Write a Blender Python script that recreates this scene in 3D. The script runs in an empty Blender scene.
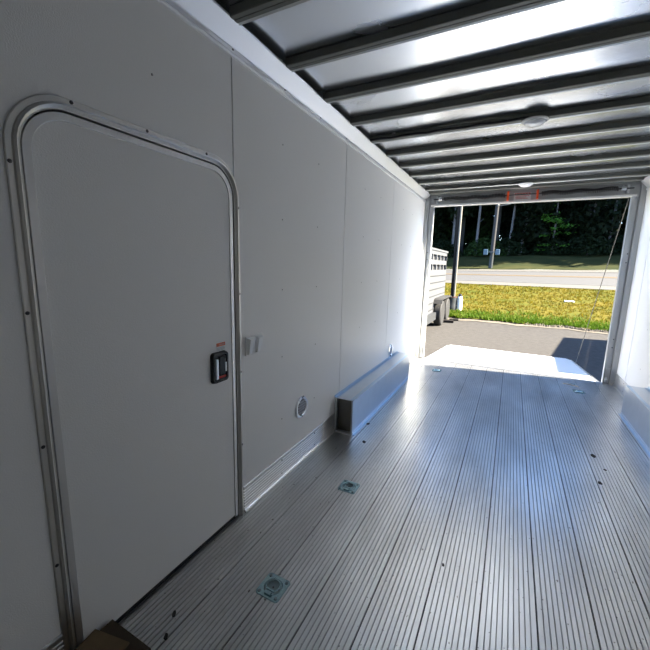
import bpy, bmesh, math, random
from mathutils import Vector, Matrix, Euler
random.seed(7)
C = bpy.context.scene.collection
SC = bpy.context.scene
PI = math.pi

# ------------------------------------------------------------------ camera
cam_d = bpy.data.cameras.new('camera'); cam = bpy.data.objects.new('camera', cam_d); C.objects.link(cam)
cam.location = (1.18341, 0.0, 1.352997)
cam.rotation_euler = Euler((math.radians(80.33181), math.radians(-1.36087), math.radians(27.49704)), 'XYZ')
cam_d.sensor_width = 36.0; cam_d.lens = 357.4111 * 36.0 / 650.0
cam_d.clip_start = 0.03; cam_d.clip_end = 400
SC.camera = cam
# ------------------------------------------------------------------ sky and sun
SUN_EL, SUN_AZ = 41.0, 10.5          # light travels towards -x and slightly towards -y
world = bpy.data.worlds.new('world'); SC.world = world; world.use_nodes = True
wn = world.node_tree; wn.nodes.clear()
wo = wn.nodes.new('ShaderNodeOutputWorld'); wb = wn.nodes.new('ShaderNodeBackground'); sky = wn.nodes.new('ShaderNodeTexSky')
sky.sky_type = 'NISHITA'; sky.sun_disc = False; sky.sun_elevation = math.radians(SUN_EL)
sky.sun_rotation = math.radians(90 - SUN_AZ); sky.air_density = 1.0; sky.dust_density = 0.6; sky.ozone_density = 4.0
wb.inputs['Strength'].default_value = 0.11
wt = wn.nodes.new('ShaderNodeMix'); wt.data_type = 'RGBA'; wt.blend_type = 'MULTIPLY'; wt.inputs[0].default_value = 1.0
wt.inputs[7].default_value = (0.94, 1.0, 1.05, 1)      # white balance of the camera
wn.links.new(sky.outputs[0], wt.inputs[6]); wn.links.new(wt.outputs[2], wb.inputs[0]); wn.links.new(wb.outputs[0], wo.inputs[0])
sl = bpy.data.lights.new('sun', 'SUN'); sun = bpy.data.objects.new('sun', sl); C.objects.link(sun)
sl.energy = 6.5; sl.angle = math.radians(0.53); sl.color = (1.0, 0.90, 0.73)
a, e = math.radians(SUN_AZ), math.radians(SUN_EL)
sun_dir = Vector((-math.cos(e)*math.cos(a), -math.cos(e)*math.sin(a), -math.sin(e)))
sun.rotation_euler = sun_dir.to_track_quat('-Z', 'Y').to_euler()
sun.location = (12, 3, 12)
SC.view_settings.view_transform = 'Standard'; SC.view_settings.look = 'None'
SC.view_settings.gamma = 1.0; SC.view_settings.use_curve_mapping = False
SC.view_settings.exposure = 3.0
SC.cycles.max_bounces = 14; SC.cycles.diffuse_bounces = 8; SC.cycles.glossy_bounces = 8
SC.cycles.transparent_max_bounces = 8; SC.cycles.sample_clamp_indirect = 12.0
SC.cycles.use_denoising = True
SC.cycles.use_adaptive_sampling = False
SC.cycles.use_guiding = True
SC.cycles.blur_glossy = 0.3

# ------------------------------------------------------------------ materials
MATS = {}
def mat(name, color, rough=0.5, metal=0.0, noise=0.0, nscale=8.0, bump=0.0, bscale=30.0, rvar=0.0, stretch=None, spec=0.5,
        color2=None, trans=0.0, emis=None, rand=0.0, aniso=0.0):
    m = bpy.data.materials.new(name); m.use_nodes = True; nt = m.node_tree; b = nt.nodes['Principled BSDF']
    b.inputs['Base Color'].default_value = (*color, 1); b.inputs['Roughness'].default_value = rough
    b.inputs['Metallic'].default_value = metal; b.inputs['Specular IOR Level'].default_value = spec
    L = nt.links
    tc = nt.nodes.new('ShaderNodeTexCoord'); mp = nt.nodes.new('ShaderNodeMapping'); L.new(tc.outputs['Object'], mp.inputs[0])
    if stretch: mp.inputs['Scale'].default_value = stretch
    if noise > 0 or color2:
        n = nt.nodes.new('ShaderNodeTexNoise'); n.inputs['Scale'].default_value = nscale; n.inputs['Detail'].default_value = 6
        L.new(mp.outputs[0], n.inputs[0])
        r = nt.nodes.new('ShaderNodeValToRGB'); r.color_ramp.elements[0].position = 0.32; r.color_ramp.elements[1].position = 0.68
        c2 = color2 or tuple(max(0, v*(1-noise)) for v in color)
        r.color_ramp.elements[0].color = (*c2, 1); r.color_ramp.elements[1].color = (*color, 1)
        L.new(n.outputs[0], r.inputs[0]); src = r.outputs[0]
        if rand > 0:
            oi = nt.nodes.new('ShaderNodeObjectInfo'); hs = nt.nodes.new('ShaderNodeHueSaturation')
            mr = nt.nodes.new('ShaderNodeMapRange'); mr.inputs[3].default_value = 1-rand; mr.inputs[4].default_value = 1+rand
            L.new(oi.outputs['Random'], mr.inputs[0]); L.new(mr.outputs[0], hs.inputs['Value']); L.new(src, hs.inputs['Color']); src = hs.outputs[0]
        L.new(src, b.inputs['Base Color'])
    if rvar > 0:
        n2 = nt.nodes.new('ShaderNodeTexNoise'); n2.inputs['Scale'].default_value = nscale*0.6; n2.inputs['Detail'].default_value = 4
        L.new(mp.outputs[0], n2.inputs[0])
        m2 = nt.nodes.new('ShaderNodeMapRange'); m2.inputs[3].default_value = max(0.02, rough-rvar); m2.inputs[4].default_value = rough+rvar
        L.new(n2.outputs[0], m2.inputs[0]); L.new(m2.outputs[0], b.inputs['Roughness'])
    if bump > 0:
        n3 = nt.nodes.new('ShaderNodeTexNoise'); n3.inputs['Scale'].default_value = bscale; n3.inputs['Detail'].default_value = 3
        L.new(mp.outputs[0], n3.inputs[0])
        bp = nt.nodes.new('ShaderNodeBump'); bp.inputs['Strength'].default_value = bump; bp.inputs['Distance'].default_value = 0.01
        L.new(n3.outputs[0], bp.inputs['Height']); L.new(bp.outputs[0], b.inputs['Normal'])
    if trans > 0:
        tr = nt.nodes.new('ShaderNodeBsdfTranslucent'); mx = nt.nodes.new('ShaderNodeMixShader'); mx.inputs[0].default_value = trans
        tr.inputs[0].default_value = (color[0]*1.2, color[1]*1.3, color[2]*0.8, 1)
        L.new(b.outputs[0], mx.inputs[1]); L.new(tr.outputs[0], mx.inputs[2]); L.new(mx.outputs[0], nt.nodes['Material Output'].inputs[0])
    MATS[name] = m; return m

mat('floor_alu', (0.70, 0.70, 0.69), 0.31, 0.88, noise=0.22, nscale=2.2, rvar=0.07, stretch=(3, 1, 1))
mat('floor_groove', (0.30, 0.30, 0.30), 0.55, 0.5)
mat('floor_seam', (0.05, 0.05, 0.05), 0.7)
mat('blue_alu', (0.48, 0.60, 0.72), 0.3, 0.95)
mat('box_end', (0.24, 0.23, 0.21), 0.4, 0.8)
mat('plain_alu', (0.80, 0.82, 0.84), 0.30, 1.0)
mat('kick_alu', (0.66, 0.66, 0.66), 0.34, 0.9)
mat('ramp_alu', (0.84, 0.87, 0.90), 0.28, 0.45)
mat('galv', (0.66, 0.69, 0.72), 0.30, 1.0, noise=0.05, nscale=12)
mat('rail_alu', (0.86, 0.87, 0.90), 0.42, 0.85, bump=0.08, bscale=400)
mat('frame_alu', (0.66, 0.65, 0.62), 0.33, 0.95)
mat('vinyl', (0.86, 0.86, 0.86), 0.42, 0.0, bump=0.10, bscale=260, spec=0.4)
mat('door_skin', (0.85, 0.85, 0.85), 0.40, 0.0, bump=0.14, bscale=220, spec=0.4)
mat('roof_skin', (0.79, 0.82, 0.86), 0.26, 1.0, bump=0.32, bscale=1.0, stretch=(1.2, 2.2, 1), rvar=0.05, nscale=3)
mat('bow_steel', (0.13, 0.135, 0.12), 0.55, 0.1)
mat('bow_lip', (0.62, 0.64, 0.62), 0.4, 0.8)
mat('white_paint', (0.80, 0.80, 0.80), 0.35)
mat('post_paint', (0.42, 0.44, 0.46), 0.35, 0.3)
mat('black_plastic', (0.015, 0.015, 0.016), 0.35)
mat('black_rubber', (0.018, 0.018, 0.02), 0.75)
mat('dark_gap', (0.03, 0.03, 0.032), 0.8)
mat('screw_dark', (0.05, 0.05, 0.055), 0.45, 0.6)
mat('screw_grey', (0.36, 0.36, 0.36), 0.45, 0.5)
mat('zinc_teal', (0.40, 0.58, 0.62), 0.24, 0.9, noise=0.15, nscale=40)
mat('zinc_pan', (0.1800, 0.2340, 0.2520), 0.45, 0.7)
mat('chrome', (0.85, 0.87, 0.90), 0.10, 1.0)
mat('vent_grey', (0.30, 0.32, 0.38), 0.4, 0.3)
mat('vent_dark', (0.10, 0.10, 0.12), 0.5)
mat('white_plastic', (0.74, 0.75, 0.76), 0.35)
mat('pale_plastic', (0.88, 0.89, 0.90), 0.35)
mat('lens', (0.92, 0.94, 0.97), 0.25)
mat('orange', (0.85, 0.10, 0.015), 0.45)
mat('sticker_orange', (0.62, 0.11, 0.03), 0.5)
mat('red', (0.55, 0.03, 0.03), 0.5)
mat('print_grey', (0.30, 0.30, 0.31), 0.6)
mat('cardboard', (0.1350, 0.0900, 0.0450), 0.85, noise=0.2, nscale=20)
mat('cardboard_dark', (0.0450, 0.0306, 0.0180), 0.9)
mat('speck', (0.035, 0.032, 0.03), 0.9)
mat('asphalt', (0.0549, 0.0518, 0.0486), 0.9, noise=0.3, nscale=9, bump=0.5, bscale=90, spec=0.08)
mat('road', (0.0380, 0.0380, 0.0393), 0.85, noise=0.12, nscale=4)
mat('shoulder', (0.0624, 0.0582, 0.0499), 0.9, noise=0.15, nscale=3)
mat('road_yellow', (0.1080, 0.0720, 0.0324), 0.7)
mat('road_white', (0.0707, 0.0707, 0.0687), 0.7)
mat('joint', (0.42, 0.41, 0.40), 0.9)
mat('grass_soil', (0.0795, 0.0600, 0.0071), 0.95, nscale=1.1, color2=(0.0397, 0.0485, 0.0052), spec=0.08)
mat('grass_dry', (0.1200, 0.0848, 0.0092), 0.7, nscale=0.8, color2=(0.0600, 0.0701, 0.0074), trans=0.3, spec=0.08)
mat('grass_green', (0.0442, 0.0883, 0.0062), 0.7, nscale=2, color2=(0.0794, 0.0970, 0.0088), trans=0.3, spec=0.08)
mat('bank_grass', (0.0275, 0.0281, 0.0086), 0.95, nscale=0.8, color2=(0.0110, 0.0165, 0.0049), spec=0.08)
mat('gravel', (0.0936, 0.0792, 0.0576), 0.95, noise=0.4, nscale=14)
mat('bark', (0.0364, 0.0354, 0.0338), 0.9, noise=0.4, nscale=9, stretch=(2, 2, 0.4), spec=0.08)
mat('bark_pale', (0.1190, 0.1141, 0.1190), 0.85, noise=0.4, nscale=7, stretch=(2, 2, 0.4), spec=0.08)
mat('leaf_dark', (0.0052, 0.0104, 0.0031), 0.7, nscale=0.5, color2=(0.0026, 0.0057, 0.0021), trans=0.1, rand=0.25, spec=0.08)
mat('leaf_mid', (0.0139, 0.0297, 0.0066), 0.7, nscale=0.6, color2=(0.0075, 0.0149, 0.0040), trans=0.15, rand=0.25, spec=0.08)
mat('leaf_bright', (0.0579, 0.1571, 0.0231), 0.6, nscale=0.8, color2=(0.0299, 0.0827, 0.0165), trans=0.35, spec=0.08)
mat('pole_wood', (0.0270, 0.0245, 0.0245), 0.85, noise=0.3, nscale=12, stretch=(2, 2, 0.3))
mat('post_wood', (0.0871, 0.0752, 0.0634), 0.7, noise=0.15, nscale=8, stretch=(2, 2, 0.3))
mat('meter_blue', (0.0389, 0.0713, 0.1037), 0.4)
mat('barrel_dark', (0.0288, 0.0324, 0.0324), 0.6, 0.3, noise=0.4, nscale=9)
mat('rust', (0.0864, 0.0360, 0.0216), 0.8)
mat('stock_alu', (0.0902, 0.0928, 0.0982), 0.5, 0.2)
mat('stock_grey', (0.0415, 0.0440, 0.0467), 0.5, 0.3)
mat('tyre', (0.0105, 0.0099, 0.0096), 0.8)
mat('rim', (0.1782, 0.1853, 0.1996), 0.4, 0.2)
mat('wood_dark', (0.0140, 0.0120, 0.0110), 0.9, spec=0.1)
mat('post_lit_side', (0.15, 0.13, 0.105), 0.6)  # sunlit side of the barrel post, put into the colour
mat('tan', (0.42, 0.35, 0.27), 0.8)
mat('wire', (0.10, 0.10, 0.10), 0.5, 0.5)
mat('steel_cable', (0.1152, 0.1080, 0.0936), 0.5, 0.5)

# small dirt spots trodden into the floor planks
_nt = MATS['floor_alu'].node_tree; _b = _nt.nodes['Principled BSDF']; _src = _b.inputs['Base Color'].links[0].from_socket
_tc = _nt.nodes.new('ShaderNodeTexCoord'); _n = _nt.nodes.new('ShaderNodeTexNoise'); _n.inputs['Scale'].default_value = 38; _n.inputs['Detail'].default_value = 2
_mp = _nt.nodes.new('ShaderNodeMapping'); _mp.inputs['Scale'].default_value = (1.6, 1, 1)
_r = _nt.nodes.new('ShaderNodeValToRGB'); _r.color_ramp.elements[0].position = 0.70; _r.color_ramp.elements[1].position = 0.735
_r.color_ramp.elements[0].color = (1, 1, 1, 1); _r.color_ramp.elements[1].color = (0.25, 0.24, 0.23, 1)
_m = _nt.nodes.new('ShaderNodeMix'); _m.data_type = 'RGBA'; _m.blend_type = 'MULTIPLY'; _m.inputs[0].default_value = 1.0
_nt.links.new(_tc.outputs['Object'], _mp.inputs[0]); _nt.links.new(_mp.outputs[0], _n.inputs[0]); _nt.links.new(_n.outputs[0], _r.inputs[0])
_nt.links.new(_src, _m.inputs[6]); _nt.links.new(_r.outputs[0], _m.inputs[7]); _nt.links.new(_m.outputs[2], _b.inputs['Base Color'])

# ------------------------------------------------------------------ mesh helpers
class MB:
    """collects shapes for ONE mesh object"""
    def __init__(s): s.v = []; s.f = []; s.mi = []; s.mats = []; s.sm = []
    def _m(s, m):
        if m not in s.mats: s.mats.append(m)
        return s.mats.index(m)
    def add(s, vs, fs, m, smooth=False):
        o = len(s.v); k = s._m(m); s.v += [tuple(p) for p in vs]
        for f in fs: s.f.append([i+o for i in f]); s.mi.append(k); s.sm.append(smooth)
        return s
    def box(s, x0, x1, y0, y1, z0, z1, m, M=None):
        vs = [Vector((x, y, z)) for x in (x0, x1) for y in (y0, y1) for z in (z0, z1)]
        if M: vs = [M @ p for p in vs]
        return s.add(vs, [(0,1,3,2),(4,6,7,5),(0,4,5,1),(2,3,7,6),(0,2,6,4),(1,5,7,3)], m)
    def rbox(s, x0, x1, y0, y1, z0, z1, m, b=0.004, M=None, seg=2):
        bm = bmesh.new(); bmesh.ops.create_cube(bm, size=1)
        for p in bm.verts: p.co = Vector((x0+(p.co.x+.5)*(x1-x0), y0+(p.co.y+.5)*(y1-y0), z0+(p.co.z+.5)*(z1-z0)))
        bmesh.ops.bevel(bm, geom=list(bm.edges), offset=b, segments=seg, affect='EDGES', profile=0.5)
        return s.bm(bm, m, M)
    def bm(s, bm, m, M=None, smooth=False):
        bm.verts.index_update(); vs = [M @ p.co if M else p.co.copy() for p in bm.verts]
        fs = [[p.index for p in f.verts] for f in bm.faces]; bm.free(); return s.add(vs, fs, m, smooth)
    def prism(s, pts, axis, a, b, m):
        """pts: 2-D outline in the two other axes (kept in xyz order), extruded along axis from a to b"""
        n = len(pts)
        def P(p, t): return {'x': (t, p[0], p[1]), 'y': (p[0], t, p[1]), 'z': (p[0], p[1], t)}[axis]
        vs = [P(p, a) for p in pts] + [P(p, b) for p in pts]
        fs = [list(range(n)), list(range(2*n-1, n-1, -1))] + [(i, (i+1) % n, n+(i+1) % n, n+i) for i in range(n)]
        return s.add(vs, fs, m)
    def tube(s, pts, r, m, n=10, cap=True):
        pts = [Vector(p) for p in pts]; rs = r if isinstance(r, (list, tuple)) else [r]*len(pts); vs = []; fs = []
        for i, p in enumerate(pts):
            d = (pts[min(i+1, len(pts)-1)] - pts[max(i-1, 0)]).normalized()
            u = d.cross(Vector((0, 0, 1)) if abs(d.z) < 0.9 else Vector((1, 0, 0))).normalized(); w = d.cross(u)
            for k in range(n): t = 2*PI*k/n; vs.append(p + (u*math.cos(t) + w*math.sin(t))*rs[i])
        for i in range(len(pts)-1):
            for k in range(n): fs.append((i*n+k, i*n+(k+1) % n, (i+1)*n+(k+1) % n, (i+1)*n+k))
        if cap: fs += [list(range(n)), list(range(len(pts)*n-1, (len(pts)-1)*n-1, -1))]
        return s.add(vs, fs, m, True)
    def lathe(s, prof, m, M=None, n=28, smooth=True):
        """prof: (r, z) pairs turned about z, M places it"""
        vs = []; fs = []
        for (r, z) in prof:
            for k in range(n): t = 2*PI*k/n; q = Vector((r*math.cos(t), r*math.sin(t), z)); vs.append(M @ q if M else q)
        for i in range(len(prof)-1):
            for k in range(n): fs.append((i*n+k, i*n+(k+1) % n, (i+1)*n+(k+1) % n, (i+1)*n+k))
        if prof[0][0] > 1e-6: fs.append(list(range(n)))
        if prof[-1][0] > 1e-6: fs.append(list(range(len(prof)*n-1, (len(prof)-1)*n-1, -1)))
        return s.add(vs, fs, m, smooth)
    def build(s, name, parent=None, kind=None, loc=None, autosm=True):
        me = bpy.data.meshes.new(name); me.from_pydata(s.v, [], s.f)
        for m in s.mats: me.materials.append(MATS[m])
        me.polygons.foreach_set('material_index', s.mi); me.polygons.foreach_set('use_smooth', s.sm)
        bm = bmesh.new(); bm.from_mesh(me); bmesh.ops.recalc_face_normals(bm, faces=bm.faces)
        for ed in bm.edges:
            if len(ed.link_faces) == 2 and ed.calc_face_angle(0) > 0.5: ed.smooth = False
        bm.to_mesh(me); bm.free(); me.update()
        o = bpy.data.objects.new(name, me); C.objects.link(o)
        if parent: o.parent = parent
        if kind: o['kind'] = kind
        if loc: o.location = loc
        return o
def tag(o, label, cat, group=None):
    o['label'] = label; o['category'] = cat
    if group: o['group'] = group
    return o
def thing(name, label, cat, loc=(0, 0, 0), rz=0, group=None):
    o = bpy.data.objects.new(name, None); C.objects.link(o); o.location = loc; o.rotation_euler = (0, 0, rz)
    o.empty_display_size = 0.1
    return tag(o, label, cat, group)
def struct_empty(name):
    o = bpy.data.objects.new(name, None); C.objects.link(o); o['kind'] = 'structure'; return o
def copy_tree(o, parent=None):
    c = o.copy(); C.objects.link(c); c.parent = parent
    for ch in list(o.children): copy_tree(ch, c)
    return c
def part(src, parent, loc):
    c = src.copy(); C.objects.link(c); c.parent = parent; c.location = loc; return c

# ------------------------------------------------------------------ dimensions of the trailer (metres)
W, YF, YR, ZR = 2.40, -1.70, 5.29, 2.367       # width, front wall, rear opening, roof skin
OPL, OPR, OPT = 0.12, 2.28, 2.177             # the rear opening
DY0, DY1, DZT, DR = 0.482, 1.372, 1.803, 0.165  # side door frame, outer edge
def door_outline(off, n=10, z0=0.0):
    y0, y1, zt, r = DY0+off, DY1-off, DZT-off, max(0.01, DR-off)
    pts = [(y0, z0)]
    for k in range(n+1): t = PI - (PI/2)*k/n; pts.append((y0+r+r*math.cos(t), zt-r+r*math.sin(t)))
    for k in range(n+1): t = PI/2 - (PI/2)*k/n; pts.append((y1-r+r*math.cos(t), zt-r+r*math.sin(t)))
    pts.append((y1, z0)); return pts

# ------------------------------------------------------------------ terrain
def gz(x, y):
    z = -0.33 + 0.08*max(0, y-11) + 0.0022*max(0, y-21)*max(-30, min(40, x))
    if y > 29.6: z += 0.12*min(y-29.6, 14)
    return z
def ground_strip(name, x0, x1, y0, y1, nx, ny, m, dz=0.0, yfun=None, rough=0.0):
    b = MB(); vs = []; fs = []; rr = random.Random(3)
    for j in range(ny+1):
        for i in range(nx+1):
            x = x0+(x1-x0)*i/nx; t = j/ny
            ya = y0(x) if callable(y0) else y0; yb = y1(x) if callable(y1) else y1
            y = ya+(yb-ya)*t; vs.append((x, y, gz(x, y)+dz+rr.uniform(-rough, rough)))
    for j in range(ny):
        for i in range(nx): q = j*(nx+1)+i; fs.append((q, q+1, q+nx+2, q+nx+1))
    b.add(vs, fs, m, True); return b
def lawn_edge(x): return 11.95 - 0.02*max(0, x-1.5)**2*1.2 + 0.06*math.sin(x*3.1) + 0.04*math.sin(x*7.7)
ground_strip('a', -22, 30, -12, lambda x: 12.3, 60, 60, 'asphalt').build('ground_asphalt', kind='structure')
ground_strip('a', -30, 40, lawn_edge, 21.0, 140, 40, 'grass_soil', 0.035, rough=0.012).build('ground_lawn', kind='structure')
ground_strip('a', -20, 26, lambda x: lawn_edge(x)-0.28, lambda x: lawn_edge(x)+0.05, 120, 2, 'gravel', 0.012).build('ground_gravel_edge', kind='structure')
b = MB(); rg = random.Random(8)
for i in range(420):
    x = rg.gauss(3.1, .75); y = lawn_edge(x)+abs(rg.gauss(0, .22))-.12; q = rg.uniform(.012, .04); z = gz(x, y)+0.03
    b.add([(x-q, y, z), (x, y-q, z), (x+q, y, z), (x, y+q, z), (x, y, z+q)], [(0,1,4),(1,2,4),(2,3,4),(3,0,4),(0,3,2,1)], 'gravel')
tag(b.build('gravel_chips', kind='stuff'), 'loose pale gravel chips strewn where lawn meets asphalt on the right', 'gravel')
ground_strip('a', -60, 70, 20.8, 29.9, 60, 24, 'road', 0.05).build('road', kind='structure')
b = ground_strip('a', -60, 70, 20.7, 22.0, 60, 2, 'shoulder', 0.056)
b2 = ground_strip('a', -60, 70, 28.9, 29.9, 60, 2, 'shoulder', 0.056); b.add(b2.v, b2.f, 'shoulder', True)
b.build('road_shoulder', kind='structure')
for nm, ya, yb, mm in (('w', 22.2, 22.35, 'road_white'), ('y', 25.6, 25.78, 'road_yellow'), ('y', 25.95, 26.13, 'road_yellow'), ('w', 28.6, 28.8, 'road_white')):
    ground_strip('a', -60, 70, ya, yb, 60, 1, mm, 0.062).build('road_line', kind='structure')
ground_strip('a', -60, 70, 29.8, 75, 60, 50, 'bank_grass', 0.05, rough=0.05).build('ground_bank', kind='structure')
# ------------------------------------------------------------------ floor
fl = MB()
def plank(x0, x1):
    n = 10; seam = 0.0035; pitch = (x1-x0-2*seam)/n; pr = []
    pr += [(x0, -0.007), (x0+0.0032, -0.007), (x0+0.0035, 0.0)]
    for k in range(n):
        xa = x0+seam+pitch*k
        if k: pr += [(xa-0.0021, 0.0), (xa-0.0012, -0.0042), (xa+0.0012, -0.0042), (xa+0.0021, 0.0)]
    pr += [(x1-0.0028, 0.0), (x1-0.0025, -0.007), (x1, -0.007)]
    vs = [(p[0], YF-0.03, p[1]) for p in pr]+[(p[0], YR+0.0, p[1]) for p in pr]; n2 = len(pr)
    dark = [pr[i][1] < -0.004 and pr[i+1][1] < -0.004 for i in range(n2-1)]; k2 = fl._m('floor_seam')
    o = len(fl.v)
    fl.add(vs, [(i, i+1, n2+i+1, n2+i) for i in range(n2-1) if not dark[i]], 'floor_alu')
    k = fl._m('floor_groove')
    for i in range(n2-1):
        if dark[i]: fl.f.append([o+i, o+i+1, o+n2+i+1, o+n2+i]); fl.mi.append(k2 if pr[i][1] < -0.005 else k); fl.sm.append(False)
for k in range(12): plank(0.2*k, 0.2*k+0.2)
fl.box(-0.06, 0.0, YF-0.03, YR, -0.02, 0.0, 'floor_alu'); fl.box(2.4, 2.46, YF-0.03, YR, -0.02, 0.0, 'floor_alu')
fl.box(-0.06, 2.46, YF-0.05, YR, -0.12, -0.02, 'bow_steel')
fl.box(OPL-0.05, OPR+0.05, YR-0.001, YR+0.05, -0.05, -0.001, 'plain_alu')
fl.build('floor', kind='structure')
# dark dirt crumbs on the floor
for i, (x, y, sx, sy, lb) in enumerate([
        (0.147, 0.791, .007, .016, 'small dark scuff on the floor planks beside the door, farther from the cardboard'),
        (0.193, 0.717, .008, .014, 'small dark scuff on the floor planks nearest the cardboard box'),
        (1.844, 3.104, .016, .028, 'longest dark crumb on the right-hand floor planks, farthest back of three'),
        (1.817, 2.705, .012, .020, 'dark crumb on the right-hand planks, nearest the camera of three'),
        (1.881, 2.912, .008, .010, 'tiny round dark crumb between two larger ones on the right-hand planks'),
        (0.202, 2.76, .012, .022, 'dark hole-like spot beside the left wheel box, farther back of two'),
        (0.289, 2.444, .014, .020, 'dark hole-like spot in front of the left wheel box corner'),
        (1.031, 1.541, .006, .009, 'lone tiny dark crumb on the middle floor planks')]):
    b = MB(); n = 9; rr = random.Random(i); top = [(sx*rr.uniform(.7, 1.1)*math.cos(2*PI*k/n), sy*rr.uniform(.7, 1.1)*math.sin(2*PI*k/n)) for k in range(n)]
    b.prism(top, 'z', 0.0, 0.0035, 'speck')
    o = b.build('dirt_crumb', loc=(x, y, 0.0)); o.rotation_euler = (0, 0, rr.uniform(-.6, .9)); tag(o, lb, 'dirt', 'dark crumbs on the floor')

# ------------------------------------------------------------------ walls
SEAMS = [1.341, 2.580, 3.789]
def screw_mesh(r, m, axis='x', sgn=1):
    b = MB(); M = Matrix.Rotation(PI/2*sgn, 4, 'Y') if axis == 'x' else Matrix()
    b.lathe([(r, -0.001), (r, 0.0012), (r*0.7, 0.0022), (0, 0.0025)], m, M, n=10); return b
wl = MB(); G = 0.0035
cut = door_outline(0.030)
clean = []
for q in cut:
    if q[0] <= SEAMS[0]-G-0.012 and not (q[0] > 1.0 and q[1] < 1.0): clean.append(q)
outline = [(YF, 0.0)] + clean + [(SEAMS[0]-G, clean[-1][1]), (SEAMS[0]-G, 2.26), (YF, 2.26)]
wl.prism(outline, 'x', -0.012, 0.0, 'vinyl')
edges = [SEAMS[0]] + SEAMS[1:] + [YR-0.02]
for i in range(3):
    ya, yb = edges[i]+G, edges[i+1]-(G if i < 2 else 0)
    if i == 0:
        rest = [q for q in cut if q[0] > ya]       # none beyond the seam: plain left edge at the frame
    wl.box(-0.012, 0.0, ya, yb, 0.0, 2.26, 'vinyl')
# backing boards and outer skin, leaving the door hole
wl.box(-0.06, -0.013, YF-0.05, DY0+0.028, -0.02, 2.40, 'white_paint')
wl.box(-0.06, -0.013, DY1-0.028, YR+0.02, -0.02, 2.40, 'white_paint')
wl.box(-0.06, -0.013, DY0+0.028, DY1-0.028, DZT-0.02, 2.40, 'white_paint')
for i in range(3):
    wl.box(-0.013, -0.006, SEAMS[i]-0.01, SEAMS[i]+0.01, (1.85 if i == 0 else 0), 2.26, 'dark_gap')
wall_left = wl.build('wall_left', kind='structure')
sc_src = screw_mesh(0.0042, 'screw_grey').build('screw', parent=wall_left, loc=(0, 1.741, 1.99))
first = True
for s in [0.122-1.22] + [0.122] + SEAMS:
    for dy in (0.40, 0.812):
        for z in (1.99, 1.595, 1.20, 0.797, 0.40):
            y = s+dy
            if DY0-0.02 < y < DY1+0.02 and z < DZT+0.02: continue
            if y > 4.9 or y < -0.8 or (s == 1.341 and dy == .40 and z == 1.99) or (z < .41 and 2.5 < y < 4.3): continue
            part(sc_src, wall_left, (0, y, z))
wr = MB()
rs = [YF, -1.21, 0.01, 1.23, 2.45, 3.67, 4.90, YR-0.02]
for i in range(len(rs)-1): wr.box(W, W+0.012, rs[i]+G, rs[i+1]-G, 0.0, 2.26, 'vinyl')
wr.box(W+0.013, W+0.06, YF-0.05, YR+0.02, -0.02, 2.40, 'white_paint')
wr.box(W+0.006, W+0.0125, YF, YR-0.02, 0, 2.26, 'dark_gap')
wall_right = wr.build('wall_right', kind='structure')
sr = screw_mesh(0.0042, 'screw_grey', sgn=-1).build('screw', parent=wall_right, loc=(W, 4.08, 1.99))
for y in (4.08, 4.49):
    for z in (1.99, 1.595, 1.20, 0.797, 0.40):
        if not (y == 4.08 and z == 1.99): part(sr, wall_right, (W, y, z))
b = MB(); b.box(0, W, YF-0.05, YF, -0.02, 2.40, 'vinyl'); b.build('wall_front', kind='structure')

# roof skin: thin sheet, gently quilted between the bows
b = MB(); nx, ny = 60, 200; vs = []; fs = []; BOWS = [1.32+0.405*k for k in range(-7, 10)]+[5.21]
for j in range(ny+1):
    y = YF + (YR+0.02-YF)*j/ny
    ph = ((y-1.32)/0.405) % 1.0
    for i in range(nx+1):
        x = W*i/nx
        z = ZR + 0.003*math.sin(PI*ph)**2*(0.6+0.7*math.sin(2.3*x+y*1.7)) + 0.0015*math.sin(5*x+3.1*y+1.0)
        vs.append((x, y, z))
for j in range(ny):
    for i in range(nx): q = j*(nx+1)+i; fs.append((q, q+1, q+nx+2, q+nx+1))
b.add(vs, fs, 'roof_skin', True)
b.box(-0.06, W+0.06, YF-0.05, YR+0.1, ZR+0.015, ZR+0.05, 'white_paint')
b.build('ceiling', kind='structure')

# cove rails along both wall tops
def cove(name, sgn, x0):
    pr = [(0, 2.236), (0.010, 2.236), (0.012, 2.241), (0.010, 2.245), (0.006, 2.246), (0.006, 2.250), (0.010, 2.252), (0.010, 2.258), (0.006, 2.260), (0.006, 2.268),
          (0.012, 2.270), (0.068, 2.330), (0.068, 2.338), (0.058, 2.338), (0.0, 2.276)]
    b = MB(); b.prism([(x0+sgn*p[0], p[1]) for p in pr], 'y', YF, YR-0.03, 'rail_alu')
    b.box(min(x0, x0+sgn*0.012), max(x0, x0+sgn*0.012), YF, YR-0.03, 2.276, 2.40, 'bow_steel')
    t = b.build(name, kind='structure')
    s = screw_mesh(0.0048, 'screw_dark', sgn=sgn)
    s0 = s.build('screw', parent=t, loc=(x0+sgn*0.006, 0.94, 2.264))
    for k in range(11):
        if k != 2: part(s0, t, (x0+sgn*0.006, 0.13+0.405*k, 2.264))
cove('trim_1', 1, 0.0); cove('trim_2', -1, W)

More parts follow.
